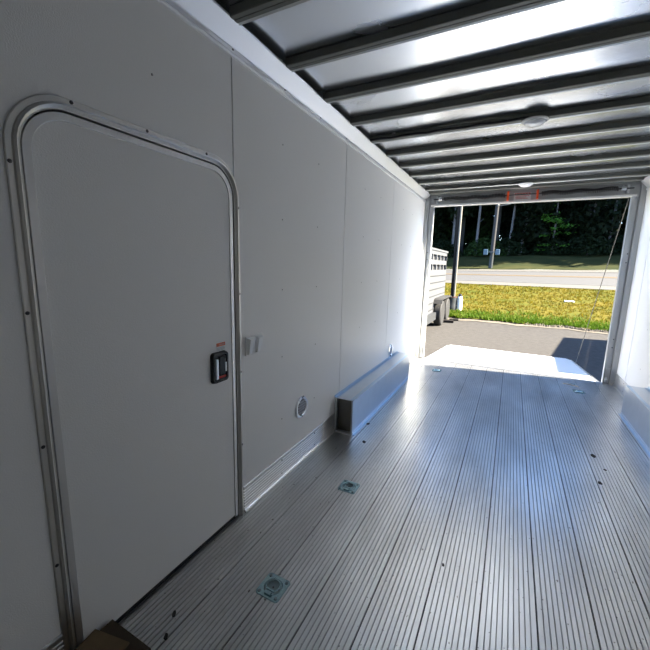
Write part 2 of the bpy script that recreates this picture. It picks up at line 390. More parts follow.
# rear frame: posts and header
def post(name, xw, xi):
    s = 1 if xi > xw else -1; b = MB()
    b.prism([(xw, YR-0.03), (xw+s*0.05, YR-0.03), (xw+s*0.055, YR+0.005), (xi, YR+0.0), (xi, YR+0.05), (xw-s*0.02, YR+0.05), (xw-s*0.02, YR-0.03)], 'z', 0.0, 2.40, 'post_paint')
    b.box(min(xi-s*0.012, xi), max(xi-s*0.012, xi), YR-0.012, YR+0.001, 0.0, OPT, 'post_paint')
    t = b.build(name, kind='structure')
    h = MB(); h.box(min(xw+s*0.062, xi-s*0.016), max(xw+s*0.062, xi-s*0.016), YR-0.012, YR-0.001, 0.02, 0.20, 'galv')
    h.tube([(xi-s*0.03, YR-0.010, 0.02), (xi-s*0.03, YR-0.010, 0.08)], 0.008, 'galv')
    h.build('hinge_plate', parent=t)
    for z in (0.45, 0.55, 1.45, 1.55):
        m = MB(); m.lathe([(0.007, 0), (0.007, 0.003), (0, 0.005)], 'screw_dark', Matrix.Translation((xw+s*0.075, YR+0.001, z)) @ Matrix.Rotation(PI/2, 4, 'X'), n=8); m.build('screw', parent=t)
    return t
post('trim_3', 0.0, OPL); post('trim_4', W, OPR)
b = MB(); b.box(0.0, W, YR-0.005, YR+0.06, OPT, 2.40, 'post_paint'); b.box(0.08, W-0.08, YR-0.03, YR-0.005, OPT, OPT+0.022, 'white_paint')
b.box(0.06, W-0.06, YR-0.012, YR-0.005, 2.325, 2.345, 'bow_lip')
b.build('trim_5', kind='structure')

# baseboards (ribbed aluminium kick strips)
def base(name, x0, s, spans, screws):
    pr = [(0, 0), (0.016, 0), (0.019, 0.006), (0.016, 0.014), (0.008, 0.018)]
    z = 0.024
    while z < 0.142: pr += [(0.0075, z), (0.0045, z+0.003), (0.0045, z+0.008), (0.0075, z+0.011)]; z += 0.017
    pr += [(0.008, 0.150), (0.004, 0.153), (0, 0.153)]
    b = MB()
    for (a_, c_) in spans: b.prism([(x0+s*p[0], p[1]) for p in pr], 'y', a_, c_, 'kick_alu')
    t = b.build(name, kind='structure'); s0 = None
    for y in screws:
        for z in (0.128, 0.038):
            if s0 is None: s0 = screw_mesh(0.0042, 'screw_dark', sgn=s).build('screw', parent=t, loc=(x0+s*0.0075, y, z))
            else: part(s0, t, (x0+s*0.0075, y, z))
base('baseboard_left', 0.0, 1, [(YF, DY0), (DY1, YR-0.03)], [-0.3, 0.12, 1.734, 2.156])
base('baseboard_right', W, -1, [(YF, YR-0.03)], [1.73, 2.15, 4.49, 4.9])

# ------------------------------------------------------------------ the side door
door = struct_empty('door_1')
prof = [(0.0, 0.0), (0.0, 0.004), (0.003, 0.006), (0.016, 0.006), (0.018, 0.013), (0.024, 0.016), (0.028, 0.010), (0.032, 0.004), (0.036, 0.004), (0.036, -0.05), (0.029, -0.05), (0.029, 0.0)]
rings = [door_outline(d) for d, h in prof]
b = MB(); n = len(rings[0]); vs = []
for (d, h), r in zip(prof, rings): vs += [(h, p[0], p[1]) for p in r]
fs = []; K = len(prof)
for k in range(K):
    for i in range(n-1): a0 = k*n; a1 = ((k+1) % K)*n; fs.append((a0+i, a0+i+1, a1+i+1, a1+i))
fs += [[k*n for k in range(K)], [k*n+n-1 for k in range(K)][::-1]]
b.add(vs, fs, 'frame_alu', True); frame = b.build('door_frame', parent=door)
fs0 = None
for (y, z) in [(0.654, 1.795), (0.898, 1.795), (1.173, 1.793), (0.490, 1.596), (0.490, 1.20), (0.490, 0.802), (0.490, 0.402), (1.364, 1.604), (1.364, 1.20), (1.364, 0.803), (1.364, 0.405), (0.490, 0.05)]:
    if fs0 is None: fs0 = screw_mesh(0.0055, 'screw_dark').build('screw', parent=frame, loc=(0.006, y, z))
    else: part(fs0, frame, (0.006, y, z))
b = MB(); b.prism(door_outline(0.046, z0=0.022), 'x', -0.045, -0.004, 'door_skin'); slab = b.build('door_slab', parent=door)
# aluminium edge trim of the slab
pr2 = [(0.041, -0.045), (0.041, -0.0005), (0.042, 0.0005), (0.062, 0.0005), (0.063, -0.0005), (0.063, -0.0045), (0.060, -0.045)]
rings = [door_outline(d, z0=0.014) for d, h in pr2]; b = MB(); vs = []; fs = []
for (d, h), r in zip(pr2, rings): vs += [(h, p[0], p[1]) for p in r]
K = len(pr2)
for k in range(K):
    for i in range(n-1): a0 = k*n; a1 = ((k+1) % K)*n; fs.append((a0+i, a0+i+1, a1+i+1, a1+i))
b.add(vs, fs, 'kick_alu', True); b.build('edge_trim', parent=slab)
b = MB(); b.box(-0.042, -0.005, DY0+0.045, DY1-0.045, 0.002, 0.021, 'black_rubber'); b.build('bottom_seal', parent=slab)
b = MB(); b.box(-0.050, -0.046, DY0+0.03, DY1-0.03, 0.0, DZT-0.03, 'dark_gap'); b.build('outer_skin', parent=door)
# latch: black bezel, silver paddle, black lock block, red indicator
b = MB(); MT = Matrix.Translation((-0.004, 1.222, 0.864))
def rr_ring(y0, y1, z0, z1, r, n=6, sk=0.0):
    pts = []
    for (cy, cz, t0) in ((y1-r, z1-r, 0), (y0+r, z1-r, PI/2), (y0+r, z0+r, PI), (y1-r, z0+r, 1.5*PI)):
        for k in range(n+1): t = t0+PI/2*k/n; pts.append((cy+r*math.cos(t), cz+r*math.sin(t)))
    return pts
o1 = rr_ring(-.056, .048, -.074, .074, .018); i1 = rr_ring(-.044, .036, -.058, .060, .010)
vs = [(0, *p) for p in o1]+[(0.018, *p) for p in rr_ring(-.052, .044, -.070, .070, .016)]+[(0.018, *p) for p in i1]+[(0.004, *p) for p in i1]
nn = len(o1); fs = []
for k in range(3):
    for i in range(nn): fs.append((k*nn+i, k*nn+(i+1) % nn, (k+1)*nn+(i+1) % nn, (k+1)*nn+i))
fs.append([3*nn+i for i in range(nn)])
b.add([MT @ Vector(v) for v in vs], fs, 'black_plastic')
b.rbox(0.004, 0.014, -0.008, 0.032, -0.040, 0.050, 'black_plastic', 0.003, MT)
b.rbox(0.002, 0.016, 0.026, 0.036, -0.028, 0.018, 'galv', 0.002, MT)
b.rbox(0.004, 0.012, -0.014, 0.034, -0.056, -0.046, 'red', 0.002, MT)
b.rbox(0.004, 0.024, -0.042, -0.024, -0.052, 0.044, 'galv', 0.004, MT)
b.build('latch', parent=slab)['label'] = 'black latch bezel with a silver paddle and a red strip'
b = MB(); MT2 = Matrix.Translation((-0.0035, 1.236, 0.957))
b.box(0, 0.0006, -0.028, 0.028, -0.026, 0.020, 'white_plastic', MT2); b.box(0.0006, 0.0009, -0.028, 0.028, 0.004, 0.020, 'sticker_orange', MT2)
b.prism([(1.212, 0.964), (1.218, 0.964), (1.215, 0.973)], 'x', -0.0026, -0.0024, 'black_plastic')
for k in range(8): b.box(0.0009, 0.0011, -0.012+0.0045*k, -0.009+0.0045*k, 0.009, 0.015, 'print_grey', MT2)
for r_, wd in ((-0.002, 0.042), (-0.008, 0.048), (-0.014, 0.036)): b.box(0.0006, 0.0008, -0.024, -0.024+wd, r_-0.0018, r_, 'print_grey', MT2)
b.build('warning_sticker', parent=slab)['label'] = 'small white sticker with an orange warning band'

# ------------------------------------------------------------------ roof bows
def bow_mesh():
    b = MB(); x0, x1 = 0.066, W-0.066
    # hat section seen from below: stepped web, bottom flange and a bright turned lip
    pr = [(-0.062, 0.034), (-0.062, 0.004), (-0.059, 0.0), (-0.038, 0.0), (-0.037, 0.003), (-0.034, 0.003), (-0.033, 0.0), (-0.015, 0.0), (-0.015, 0.034)]
    b.prism(pr, 'x', x0, x1, 'bow_steel')
    return b
ords = ['first', 'second', 'third', 'fourth', 'fifth', 'sixth', 'seventh', 'eighth', 'ninth', 'tenth', 'eleventh', 'twelfth', 'thirteenth', 'fourteenth', 'fifteenth', 'sixteenth', 'seventeenth', 'eighteenth']
lip = MB(); lip.prism([(-0.015, 0.003), (-0.001, -0.001), (0.0, 0.001), (-0.014, 0.006)], 'x', 0.066, W-0.066, 'bow_lip')
src = thing('roof_bow', 'dark roof bow', 'roof beam', (0, BOWS[0], 2.329), 0, 'roof bows under the aluminium skin')
bow_mesh().build('web', parent=src); lip.build('lip', parent=src)['label'] = 'bright turned lip'
src['label'] = 'dark roof bow overhead, first one behind the camera from the front wall'
nb = len([y for y in BOWS if y < YR-0.05])
for i, y in enumerate([q for q in BOWS if q < YR-0.05]):
    o = src if i == 0 else copy_tree(src)
    o.location = (0, y, 2.329)
    o['label'] = 'dark steel roof bow with bright lip, %s counting from the rear opening' % ords[nb-1-i]

# wiring loom along a bow to the first lamp
b = MB(); pts = [(0.07+0.02*k, 2.94-0.072+0.003*math.sin(k*0.9), 2.334+0.003*math.sin(k*0.5)) for k in range(58)]
pts[-1] = (1.215, 2.90, 2.328)
b.tube(pts, 0.0085, 'black_rubber', 8)
tag(b.build('wiring_loom'), 'black wiring loom running along the roof bow to the nearer dome lamp', 'cable', 'wiring looms')
b = MB(); yb = 4.965
pts = [(0.07+0.02*k, yb-0.070+0.003*math.sin(k*0.8), 2.334+0.003*math.sin(k*0.6)) for k in range(58)]
b.tube(pts, 0.007, 'black_rubber', 8)
tag(b.build('wiring_loom'), 'thin black wiring loom running to the dome lamp beside the rear header', 'cable', 'wiring looms')
def dome(y, label):
    t = thing('dome_lamp', label, 'ceiling lamp', (1.215, y, 2.3275), 0, 'dome lamps under the roof bows')
    b = MB(); b.lathe([(0.078, 0.0), (0.080, -0.004), (0.076, -0.010), (0.062, -0.012)], 'white_plastic'); b.build('base', parent=t)
    b = MB(); b.lathe([(0.064, -0.010), (0.062, -0.018), (0.050, -0.028), (0.030, -0.034), (0.0, -0.036)], 'lens'); b.build('lens', parent=t)
    b = MB(); b.rbox(0.052, 0.070, -0.010, 0.010, -0.018, -0.010, 'white_plastic', 0.002); b.build('switch', parent=t)
dome(2.91, 'round white dome lamp on the roof, the larger one nearer the camera')
dome(yb-0.03, 'round white dome lamp on the roof, the smaller looking one close to the rear header')

# ------------------------------------------------------------------ spring above the opening
t = thing('ramp_spring', 'black coiled ramp lifting spring on its rod along the rear header', 'spring', (0, YR-0.055, 2.262))
b = MB(); b.tube([(0.12, 0, 0), (2.28, 0, 0)], 0.007, 'screw_dark', 8); b.build('rod', parent=t)
for (xa, xb) in ((0.26, 1.00), (1.40, 2.14)):
    b = MB(); nt_ = 44; pts = []
    for k in range(nt_*8+1):
        q = k/8; x = xa+(xb-xa)*q/nt_; sag = 0.006*math.sin(x*22)
        pts.append((x, 0.022*math.cos(2*PI*q), 0.022*math.sin(2*PI*q)+sag))
    b.tube(pts, 0.0058, 'black_rubber', 5); b.build('coil', parent=t)
for x in (0.17, 2.23):
    b = MB(); b.rbox(x-0.012, x+0.012, 0.0, 0.044, -0.05, 0.04, 'galv', 0.003); b.lathe([(0.022, -0.02), (0.022, 0.02)], 'galv', Matrix.Translation((x+0.04*(1 if x < 1 else -1), 0, 0)) @ Matrix.Rotation(PI/2, 4, 'Y'), n=16)
    b.tube([(x+0.03*(1 if x < 1 else -1), -0.01, -0.03), (x+0.05*(1 if x < 1 else -1), -0.01, 0.035)], 0.006, 'galv', 8)
    b.build('end_bracket', parent=t)
for x in (1.035, 1.357):
    b = MB(); b.rbox(x-0.012, x+0.012, -0.030, 0.044, -0.060, 0.045, 'orange', 0.003); b.build('winding_bracket', parent=t)['label'] = 'orange winding bracket'
b = MB(); b.box(1.10, 1.29, 0.043, 0.0445, -0.062, 0.030, 'white_plastic')
b.box(1.11, 1.28, 0.0425, 0.0431, 0.004, 0.026, 'red')
for k in range(5): b.box(1.12+0.032*k, 1.14+0.032*k, 0.0422, 0.0426, 0.011, 0.019, 'white_plastic')
for k, wv in enumerate((0.15, 0.12, 0.14)): b.box(1.12, 1.12+wv, 0.0425, 0.0431, -0.012-0.016*k, -0.006-0.016*k, 'red')
b.build('warning_label', parent=t)['label'] = 'white label with red warning print'

# ------------------------------------------------------------------ wheel boxes
def wheel_box(x0, s, y0, y1, label):
    t = thing('wheel_box', label, 'wheel box', (x0, (y0+y1)/2, 0), 0, 'metal wheel boxes along the walls')
    L = (y1-y0)/2; H = 0.29; D = 0.162; th = 0.003
    def X(a_, c_): return (min(s*a_, s*c_), max(s*a_, s*c_))
    b = MB(); b.box(*X(0.001, D), -L, L, H-th, H, 'galv'); b.build('top_panel', parent=t)
    b = MB(); b.box(*X(D-th, D), -L, L, 0.02, H-th, 'galv'); b.build('front_panel', parent=t)
    for yy, nm in ((-L, -1), (L, 1)):
        b = MB(); ye = yy+(0.03 if nm < 0 else -0.03)
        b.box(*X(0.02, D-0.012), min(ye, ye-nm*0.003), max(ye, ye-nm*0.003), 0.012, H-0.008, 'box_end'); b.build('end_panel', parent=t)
        b = MB()
        b.box(*X(0.002, 0.022), min(yy, yy-nm*0.014), max(yy, yy-nm*0.014), 0.0, H-th, 'galv')
        b.box(*X(0.022, D), min(yy+nm*0.012, yy-nm*0.014), max(yy+nm*0.012, yy-nm*0.014), 0.0, 0.016, 'rail_alu')
        b.box(*X(D-0.014, D-th), min(yy, yy-nm*0.014), max(yy, yy-nm*0.014), 0.016, H-th, 'galv'); b.build('end_flange', parent=t)
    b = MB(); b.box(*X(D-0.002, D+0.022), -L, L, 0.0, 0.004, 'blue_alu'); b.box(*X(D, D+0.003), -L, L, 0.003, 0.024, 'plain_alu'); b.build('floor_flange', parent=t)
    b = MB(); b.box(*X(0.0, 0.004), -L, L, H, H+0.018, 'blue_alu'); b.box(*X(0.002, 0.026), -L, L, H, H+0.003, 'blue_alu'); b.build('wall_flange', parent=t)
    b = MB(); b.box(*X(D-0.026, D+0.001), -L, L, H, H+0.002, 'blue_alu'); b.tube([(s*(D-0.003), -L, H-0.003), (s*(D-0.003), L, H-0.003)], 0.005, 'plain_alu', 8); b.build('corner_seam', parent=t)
wheel_box(0.0, 1, 2.497, 4.285, 'long galvanized wheel box against the left wall beyond the side door')
wheel_box(W, -1, 2.42, 4.20, 'long galvanized wheel box against the right wall at the picture edge')

# ------------------------------------------------------------------ recessed tie-down rings
def tie_down():
    t = thing('tie_down_ring', '', 'tie-down', (0, 0, 0), 0, 'zinc tie-down plates in the floor')
    b = MB(); S = 0.056; R = 0.037; n = 32; top = []; vs = []; fs = []
    sq = rr_ring(-S, S, -S, S, 0.014, n=7)      # 32 points
    off = 0
    ci = [(R*math.cos(2*PI*(k-0.0)/n+PI/64), R*math.sin(2*PI*k/n+PI/64)) for k in range(n)]
    L0 = [(p[0], p[1], 0.0) for p in sq]; L1 = [(p[0]*0.97, p[1]*0.97, 0.005) for p in sq]
    L2 = [(p[0]*1.10, p[1]*1.10, 0.005) for p in ci]; L3 = [(p[0]*1.05, p[1]*1.05, 0.008) for p in ci]; L4 = [(p[0], p[1], 0.006) for p in ci]; L5 = [(p[0]*0.94, p[1]*0.94, 0.0008) for p in ci]
    vs = L0+L1+L2+L3+L4+L5
    for k in range(5):
        for i in range(n): fs.append((k*n+i, k*n+(i+1) % n, (k+1)*n+(i+1) % n, (k+1)*n+i))
    b.add(vs, fs, 'zinc_teal'); b.build('plate', parent=t)
    b = MB(); b.lathe([(0.0345, 0.0006), (0.012, 0.0010), (0, 0.0010)], 'zinc_pan'); b.lathe([(0.004, 0.0012), (0.004, 0.002), (0, 0.002)], 'black_plastic', n=10); b.build('pan', parent=t)
    b = MB(); pts = [(0.029*math.cos(q), 0.029*math.sin(q)+0.002, 0.0075) for q in [(-0.35*PI)+1.70*PI*k/24 for k in range(25)]]
    pts = [(p[0], p[1], 0.0075+0.002*(p[1] < -0.01)) for p in pts]
    b.tube(pts, 0.0030, 'zinc_teal', 8); b.tube([(-0.020, -0.022, 0.009), (0.020, -0.022, 0.009)], 0.0042, 'zinc_teal', 8); b.build('ring', parent=t)
    b = MB(); b.rbox(-0.017, 0.017, -0.044, -0.030, 0.004, 0.013, 'zinc_teal', 0.003); b.build('ring_clamp', parent=t)
    s0 = None
    for (x, y) in ((-0.041, -0.041), (0.041, -0.041), (-0.041, 0.041), (0.041, 0.041)):
        m = MB(); m.lathe([(0.0075, 0.004), (0.0072, 0.0065), (0.004, 0.0078), (0, 0.0070)], 'zinc_pan', Matrix.Translation((x, y, 0)), n=12); m.build('screw', parent=t)
    return t
td = tie_down()
for i, (x, y, rz, lb) in enumerate([(0.416, 1.070, 0.0, 'zinc plated tie-down ring plate in the floor nearest the side door and camera'),
        (0.416, 1.864, 0.0, 'zinc tie-down ring plate in the floor level with the round chrome wall vent'),
        (0.416, 4.752, 0.0, 'zinc tie-down ring plate in the floor beyond the far end of the left wheel box'),
        (1.975, 4.752, 0.0, 'zinc tie-down ring plate in the floor near the foot of the right rear post')]):
    o = td if i == 0 else copy_tree(td)
    o.location = (x, y, 0.0); o.rotation_euler = (0, 0, rz); o['label'] = lb
t = thing('strap_scrap', 'tan strap scrap on the floor by the ramp sill, a reflection built as a teal bar', 'strap', (1.93, 5.01, 0))
b = MB(); P0 = [(-0.075, 0.005), (-0.03, 0.0), (0.02, -0.02), (0.075, -0.06)]
for i in range(3):
    (xa, ya), (xb, yb_) = P0[i], P0[i+1]; b.prism([(xa, ya-0.012), (xb, yb_-0.012), (xb, yb_+0.012), (xa, ya+0.012)], 'z', 0.0005, 0.006, 'tan')
b.build('webbing', parent=t)
b = MB(); b.rbox(-0.03, 0.05, 0.012, 0.04, 0.001, 0.008, 'zinc_teal', 0.002); b.build('teal_reflection', parent=t)['label'] = 'teal bar standing in for a reflection'  # reflection beside the strap, built as a solid teal bar

# ------------------------------------------------------------------ small things on the left wall
def wall_vent(y, z, label):
    t = thing('round_vent', label, 'wall vent', (0, y, z), 0, 'round vents low on the left wall')
    M = Matrix.Rotation(PI/2, 4, 'Y')
    b = MB(); b.lathe([(0.076, 0.0), (0.076, 0.006), (0.070, 0.012), (0.060, 0.013), (0.054, 0.008), (0.053, 0.002)], 'chrome', M, n=36); b.build('rim', parent=t)
    b = MB(); b.lathe([(0.0535, 0.0015), (0.0535, 0.003), (0, 0.004)], 'vent_dark', M, n=30)
    b.build('backing', parent=t)
    for k in range(-2, 3):
        hw = math.sqrt(0.050**2-(0.018*k)**2)-0.002
        q = MB(); MM = Matrix.Translation((0.009, 0, 0.018*k)) @ Matrix.Rotation(0.6, 4, 'Y'); q.box(-0.0055, 0.0055, -hw, hw, -0.001, 0.001, 'vent_grey', MM); q.build('louvre', parent=t)
    for (yy, zz) in ((0, 0.066), (0, -0.066)):
        q = MB(); q.lathe([(0.0055, 0), (0.005, 0.003), (0, 0.004)], 'screw_dark', Matrix.Translation((0.0115, yy, zz)) @ M, n=10); q.build('screw', parent=t)
wall_vent(1.968, 0.398, 'round chrome wall vent on the left wall before the wheel box')
wall_vent(3.968, 0.375, 'small-looking round chrome vent just above the far half of the left wheel box')
t = thing('light_switch', 'white double rocker switch plate on the left wall beside the side door', 'light switch', (0, 1.475, 0.925))
b = MB(); b.rbox(0.0, 0.009, -0.072, 0.072, -0.052, 0.052, 'vinyl', 0.004); b.build('plate', parent=t)
for yy in (-0.040, 0.028):
    b = MB(); b.add([(0.009, yy-0.026, 0.044), (0.009, yy+0.026, 0.044), (0.009, yy+0.006, -0.044), (0.009, yy-0.026, -0.044), (0.036, yy-0.026, 0.038), (0.030, yy+0.022, 0.038), (0.018, yy+0.002, -0.040), (0.024, yy-0.026, -0.040)],
        [(0,1,2,3),(4,7,6,5),(0,4,5,1),(1,5,6,2),(2,6,7,3),(3,7,4,0)], 'pale_plastic'); b.build('rocker', parent=t)

# ------------------------------------------------------------------ cardboard in the near corner
t = thing('cardboard_box', 'brown cardboard box with a flap on the floor against the side door', 'box', (0.115, 0.52, 0))
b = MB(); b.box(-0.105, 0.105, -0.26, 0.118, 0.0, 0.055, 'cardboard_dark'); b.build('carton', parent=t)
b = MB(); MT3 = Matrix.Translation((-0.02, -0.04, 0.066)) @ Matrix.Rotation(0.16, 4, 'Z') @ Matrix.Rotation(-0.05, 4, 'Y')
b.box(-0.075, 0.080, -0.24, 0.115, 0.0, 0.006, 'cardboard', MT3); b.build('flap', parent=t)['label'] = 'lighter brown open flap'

# ------------------------------------------------------------------ loading ramp
ramp_ang = math.atan2(0.272, 2.62); RL = 2.62
t = thing('loading_ramp', 'wide sunlit aluminium loading ramp lowered behind the rear opening', 'ramp', (0, YR+0.06, -0.012))
t.rotation_euler = (-ramp_ang, 0, 0)
b = MB(); b.box(OPL+0.006, OPR-0.006, 0.01, RL-0.36, -0.055, -0.003, 'plain_alu')
for k in range(18): y = 0.03+k*0.123; b.box(OPL+0.03, OPR-0.03, y, y+0.112, -0.003, 0.0, 'ramp_alu')
b.build('deck', parent=t)
for xa, xb in ((OPL+0.006, OPL+0.026), (OPR-0.026, OPR-0.006)):
    b = MB(); b.box(xa, xb, 0.01, RL-0.36, -0.003, 0.006, 'plain_alu'); b.build('side_rail', parent=t)
b = MB(); b.add([(OPL+0.01, RL-0.35, -0.03), (OPR-0.01, RL-0.35, -0.03), (OPR-0.01, RL-0.35, -0.002), (OPL+0.01, RL-0.35, -0.002), (OPL+0.03, RL, -0.026), (OPR-0.05, RL, -0.026), (OPR-0.05, RL, -0.018), (OPL+0.03, RL, -0.018)],
    [(0,1,2,3),(4,7,6,5),(0,4,5,1),(1,5,6,2),(2,6,7,3),(3,7,4,0)], 'ramp_alu'); b.build('ramp_flap', parent=t)
b = MB(); b.tube([(OPL+0.01, 0.0, -0.022), (OPR-0.01, 0.0, -0.022)], 0.013, 'rust', 10); b.build('hinge', parent=t)['label'] = 'brownish hinge rod along the sill'
b = MB(); b.tube([(2.262, 5.285, 2.20), (2.258, 6.2, 0.95), (2.245, 6.95, -0.155)], 0.0045, 'steel_cable', 8)
tag(b.build('lift_cable'), 'thin steel lift cable slanting from the right header corner down to the ramp', 'cable')

# neighbouring trailer to the right, out of the frame: its shade falls on the yard
nt = thing('cargo_trailer', 'tall enclosed cargo trailer parked to the right behind the opening', 'trailer', (5.0, 6.35, -0.33), math.radians(-10.6))
b = MB(); b.box(0, 2.3, 0.0, 5.04, 0.42, 2.52, 'white_paint'); b.build('body', parent=nt)
b = MB(); b.box(0.0, 0.03, 0.0, 5.04, 2.55, 3.05, 'white_paint')  # unseen board added over a slim gap to shape the yard shadow
for yy in (0.02, 4.95): b.box(0.0, 0.03, yy, yy+0.04, 2.5, 2.6, 'wire')
b.build('shadow_board', parent=nt)
b = MB(); b.box(0.02, 2.28, 0.05, 5.0, 0.0, 0.42, 'dark_gap'); b.build('chassis', parent=nt)
for yy in (1.2, 2.05):
    for xx in (-0.02, 2.12):
        b = MB(); b.lathe([(0.18, 0), (0.34, 0), (0.36, 0.03), (0.36, 0.17), (0.34, 0.2), (0.18, 0.2)], 'tyre', Matrix.Translation((xx, yy, 0.36)) @ Matrix.Rotation(PI/2, 4, 'Y')); b.build('wheel', parent=nt)

# ------------------------------------------------------------------ livestock trailer on the left
t = thing('livestock_trailer', 'white aluminium livestock trailer with slatted windows parked left beyond the ramp', 'trailer', (-0.72, 12.1, -0.33))
# side wall panel faces +x; local: y runs from -5.6 (near) to 0 (far end)
b = MB(); Z0, ZT = 0.36, 2.17
rows = [(Z0, 1.60), (1.745, 1.87), (2.015, ZT)]
for (za, zb) in rows: b.box(-0.04, 0.0, -5.6, 0.0, za, zb, 'stock_alu')
y = -5.6
while y < -0.01:
    for (za, zb) in ((1.60, 1.745), (1.87, 2.015)): b.box(-0.04, 0.0, y, min(0, y+0.08), za, zb, 'stock_alu')
    y += 0.55
b.box(-0.04, 0.0, -0.09, 0.0, 1.6, 2.1, 'stock_alu')
for k in range(6): z = 0.50+0.185*k; b.box(0.0, 0.012, -5.6, -0.02, z, z+0.02, 'stock_grey')
b.box(0.0, 0.02, -5.6, 0.0, ZT-0.05, ZT, 'stock_alu')
b.build('side_panel', parent=t)
b = MB(); b.box(-1.85, -1.81, -5.6, 0, Z0, ZT, 'stock_alu'); b.box(-1.81, -0.04, -5.6, -5.56, Z0, ZT, 'stock_alu'); b.box(-1.81, -0.04, -0.04, 0.0, Z0, ZT, 'stock_alu'); b.build('body', parent=t)
b = MB(); b.prism([(-1.87, ZT), (-1.75, ZT+0.03), (-0.10, ZT+0.03), (0.02, ZT), (0.0, ZT-0.01), (-1.85, ZT-0.01)], 'y', -5.62, 0.02, 'stock_alu'); b.build('roof', parent=t)
b = MB(); b.box(-0.09, -0.06, -5.5, -0.05, 1.55, 2.06, 'dark_gap'); b.build('interior_shade_sheet', parent=t)  # dark sheet added behind the slots to stand for the shade inside
b = MB(); b.box(-1.8, -0.05, -5.5, -0.05, 0.28, 0.36, 'dark_gap'); b.build('floor_frame', parent=t)
b = MB(); b.box(-0.02, 0.10, -5.3, -1.80, 0.22, 0.42, 'stock_grey'); b.build('running_board', parent=t)
b = MB(); pr3 = [(-1.80, 0.66), (-1.72, 0.77), (-1.60, 0.80), (-0.22, 0.80), (-0.08, 0.77), (0.0, 0.66), (-0.10, 0.745), (-0.24, 0.77), (-1.60, 0.77), (-1.70, 0.745)]
b.prism(pr3, 'x', 0.0, 0.24, 'tyre'); b.build('fender', parent=t)
for yy in (-1.38, -0.42):
    for xx in (0.0, -2.0):
        w_ = MB(); M = Matrix.Translation((xx+0.01, yy, 0.36)) @ Matrix.Rotation(PI/2, 4, 'Y')
        w_.lathe([(0.20, 0.02), (0.33, 0.0), (0.36, 0.03), (0.36, 0.18), (0.335, 0.205), (0.21, 0.20)], 'tyre', M, n=32); wo_ = w_.build('wheel', parent=t)
        q = MB(); q.lathe([(0.21, 0.06), (0.21, 0.20), (0.19, 0.195), (0.16, 0.13), (0.08, 0.12), (0.07, 0.18), (0, 0.185)], 'rim', M, n=24); q.build('rim', parent=wo_)
# small blocks on the ground by its wheels
for i, (x, y, lx, ly, h, lb) in enumerate([(-0.47, 11.30, 0.20, 0.10, 0.07, 'dark wooden chock block lying on the asphalt by the livestock trailer wheels'),
        (-0.30, 11.62, 0.13, 0.06, 0.05, 'small dark wood scrap lying between the wheel chock and the lawn edge')]):
    b = MB(); b.rbox(-lx, lx, -ly, ly, 0.0, h, 'wood_dark', 0.008); o = b.build('wood_block', loc=(x, y, gz(x, y)-0.002)); o.rotation_euler = (0.06 if y > 11.5 else 0, 0, 0.2)
    tag(o, lb, 'wood block')
# post in a barrel
px, py = -0.62, 13.1
pz = gz(px, py)
t = thing('barrel', 'dark rusty-rimmed barrel at the lawn edge behind the livestock trailer', 'barrel', (px, py, pz+0.02))
b = MB(); b.lathe([(0.175, 0), (0.18, 0.02), (0.185, 0.17), (0.18, 0.19), (0.185, 0.33), (0.18, 0.48), (0.15, 0.48), (0.14, 0.44), (0, 0.44)], 'barrel_dark'); b.build('drum', parent=t)
b = MB(); b.lathe([(0.178, 0.465), (0.192, 0.47), (0.192, 0.495), (0.172, 0.495), (0.172, 0.465)], 'rust'); b.build('rim', parent=t)['label'] = 'rusty brown rim'
t = thing('steel_post', 'slim dark post standing in the dark barrel with a pale strip as its sunlit right side', 'post', (px+0.03, py, pz+0.462))
b = MB(); b.tube([(-0.040, 0, 0), (-0.032, 0.02, 5.6)], [0.046, 0.042], 'wood_dark', 14); b.build('pole', parent=t)
b = MB(); b.tube([(0.044, -0.01, 0), (0.046, 0.01, 5.6)], [0.036, 0.033], 'post_lit_side', 12); b.build('lit_side', parent=t)['label'] = 'pale cream sunlit side of the post'  # sunlit side of the post, built as a pale tube beside the dark one
t = thing('gas_bottle', 'slim white cylinder with a dark cap standing right of the barrel', 'bottle', (px+0.27, py+0.02, gz(px+.27, py)+0.02))
b = MB(); b.lathe([(0.085, 0), (0.09, 0.02), (0.09, 0.42), (0.07, 0.49), (0.04, 0.51)], 'white_paint'); b.build('body', parent=t)
b = MB(); b.lathe([(0.06, 0.505), (0.065, 0.53), (0.05, 0.58), (0, 0.59)], 'black_plastic'); b.build('cap', parent=t)
b = MB(); b.rbox(-0.16, 0.16, -0.08, 0.08, 0, 0.05, 'white_paint', 0.012); o = b.build('flat_stone', loc=(3.21, 16.46, gz(3.21, 16.46)+0.03)); o.rotation_euler = (0.08, 0, 0.4)
tag(o, 'pale flat stone lying in the yellow lawn', 'stone')

# ------------------------------------------------------------------ utility pole and wires
ux, uy = -0.38, 30.4
t = thing('utility_pole', 'weathered wooden utility pole across the road with pale blue boxes', 'utility pole', (ux, uy, gz(ux, uy)+0.02))
b = MB(); b.tube([(0, 0, 0), (0.02, 0, 1.2)], [0.15, 0.145], 'barrel_dark', 14); b.build('pole_foot', parent=t)['label'] = 'dark creosoted foot'
b = MB(); b.tube([(0.02, 0, 1.2), (0.14, 0, 10.5)], [0.14, 0.11], 'pole_wood', 14); b.build('pole', parent=t)
for xx in (-0.42, 0.40):
    b = MB(); b.rbox(xx-0.15, xx+0.15, -0.36, -0.10, 1.0, 1.42, 'meter_blue', 0.04); b.box(min(xx, 0), max(xx, 0), -0.16, -0.12, 1.2, 1.26, 'wire'); b.build('meter_box', parent=t)['label'] = 'pale blue box'
b = MB(); b.tube([(0.05, -0.15, 4.55), (0.95, -0.15, 4.65)], 0.03, 'wire', 8); b.lathe([(0.07, 0), (0.09, 0.1), (0.05, 0.16)], 'wire', Matrix.Translation((0.12, -0.2, 4.5)), n=10); b.build('lamp_arm', parent=t)
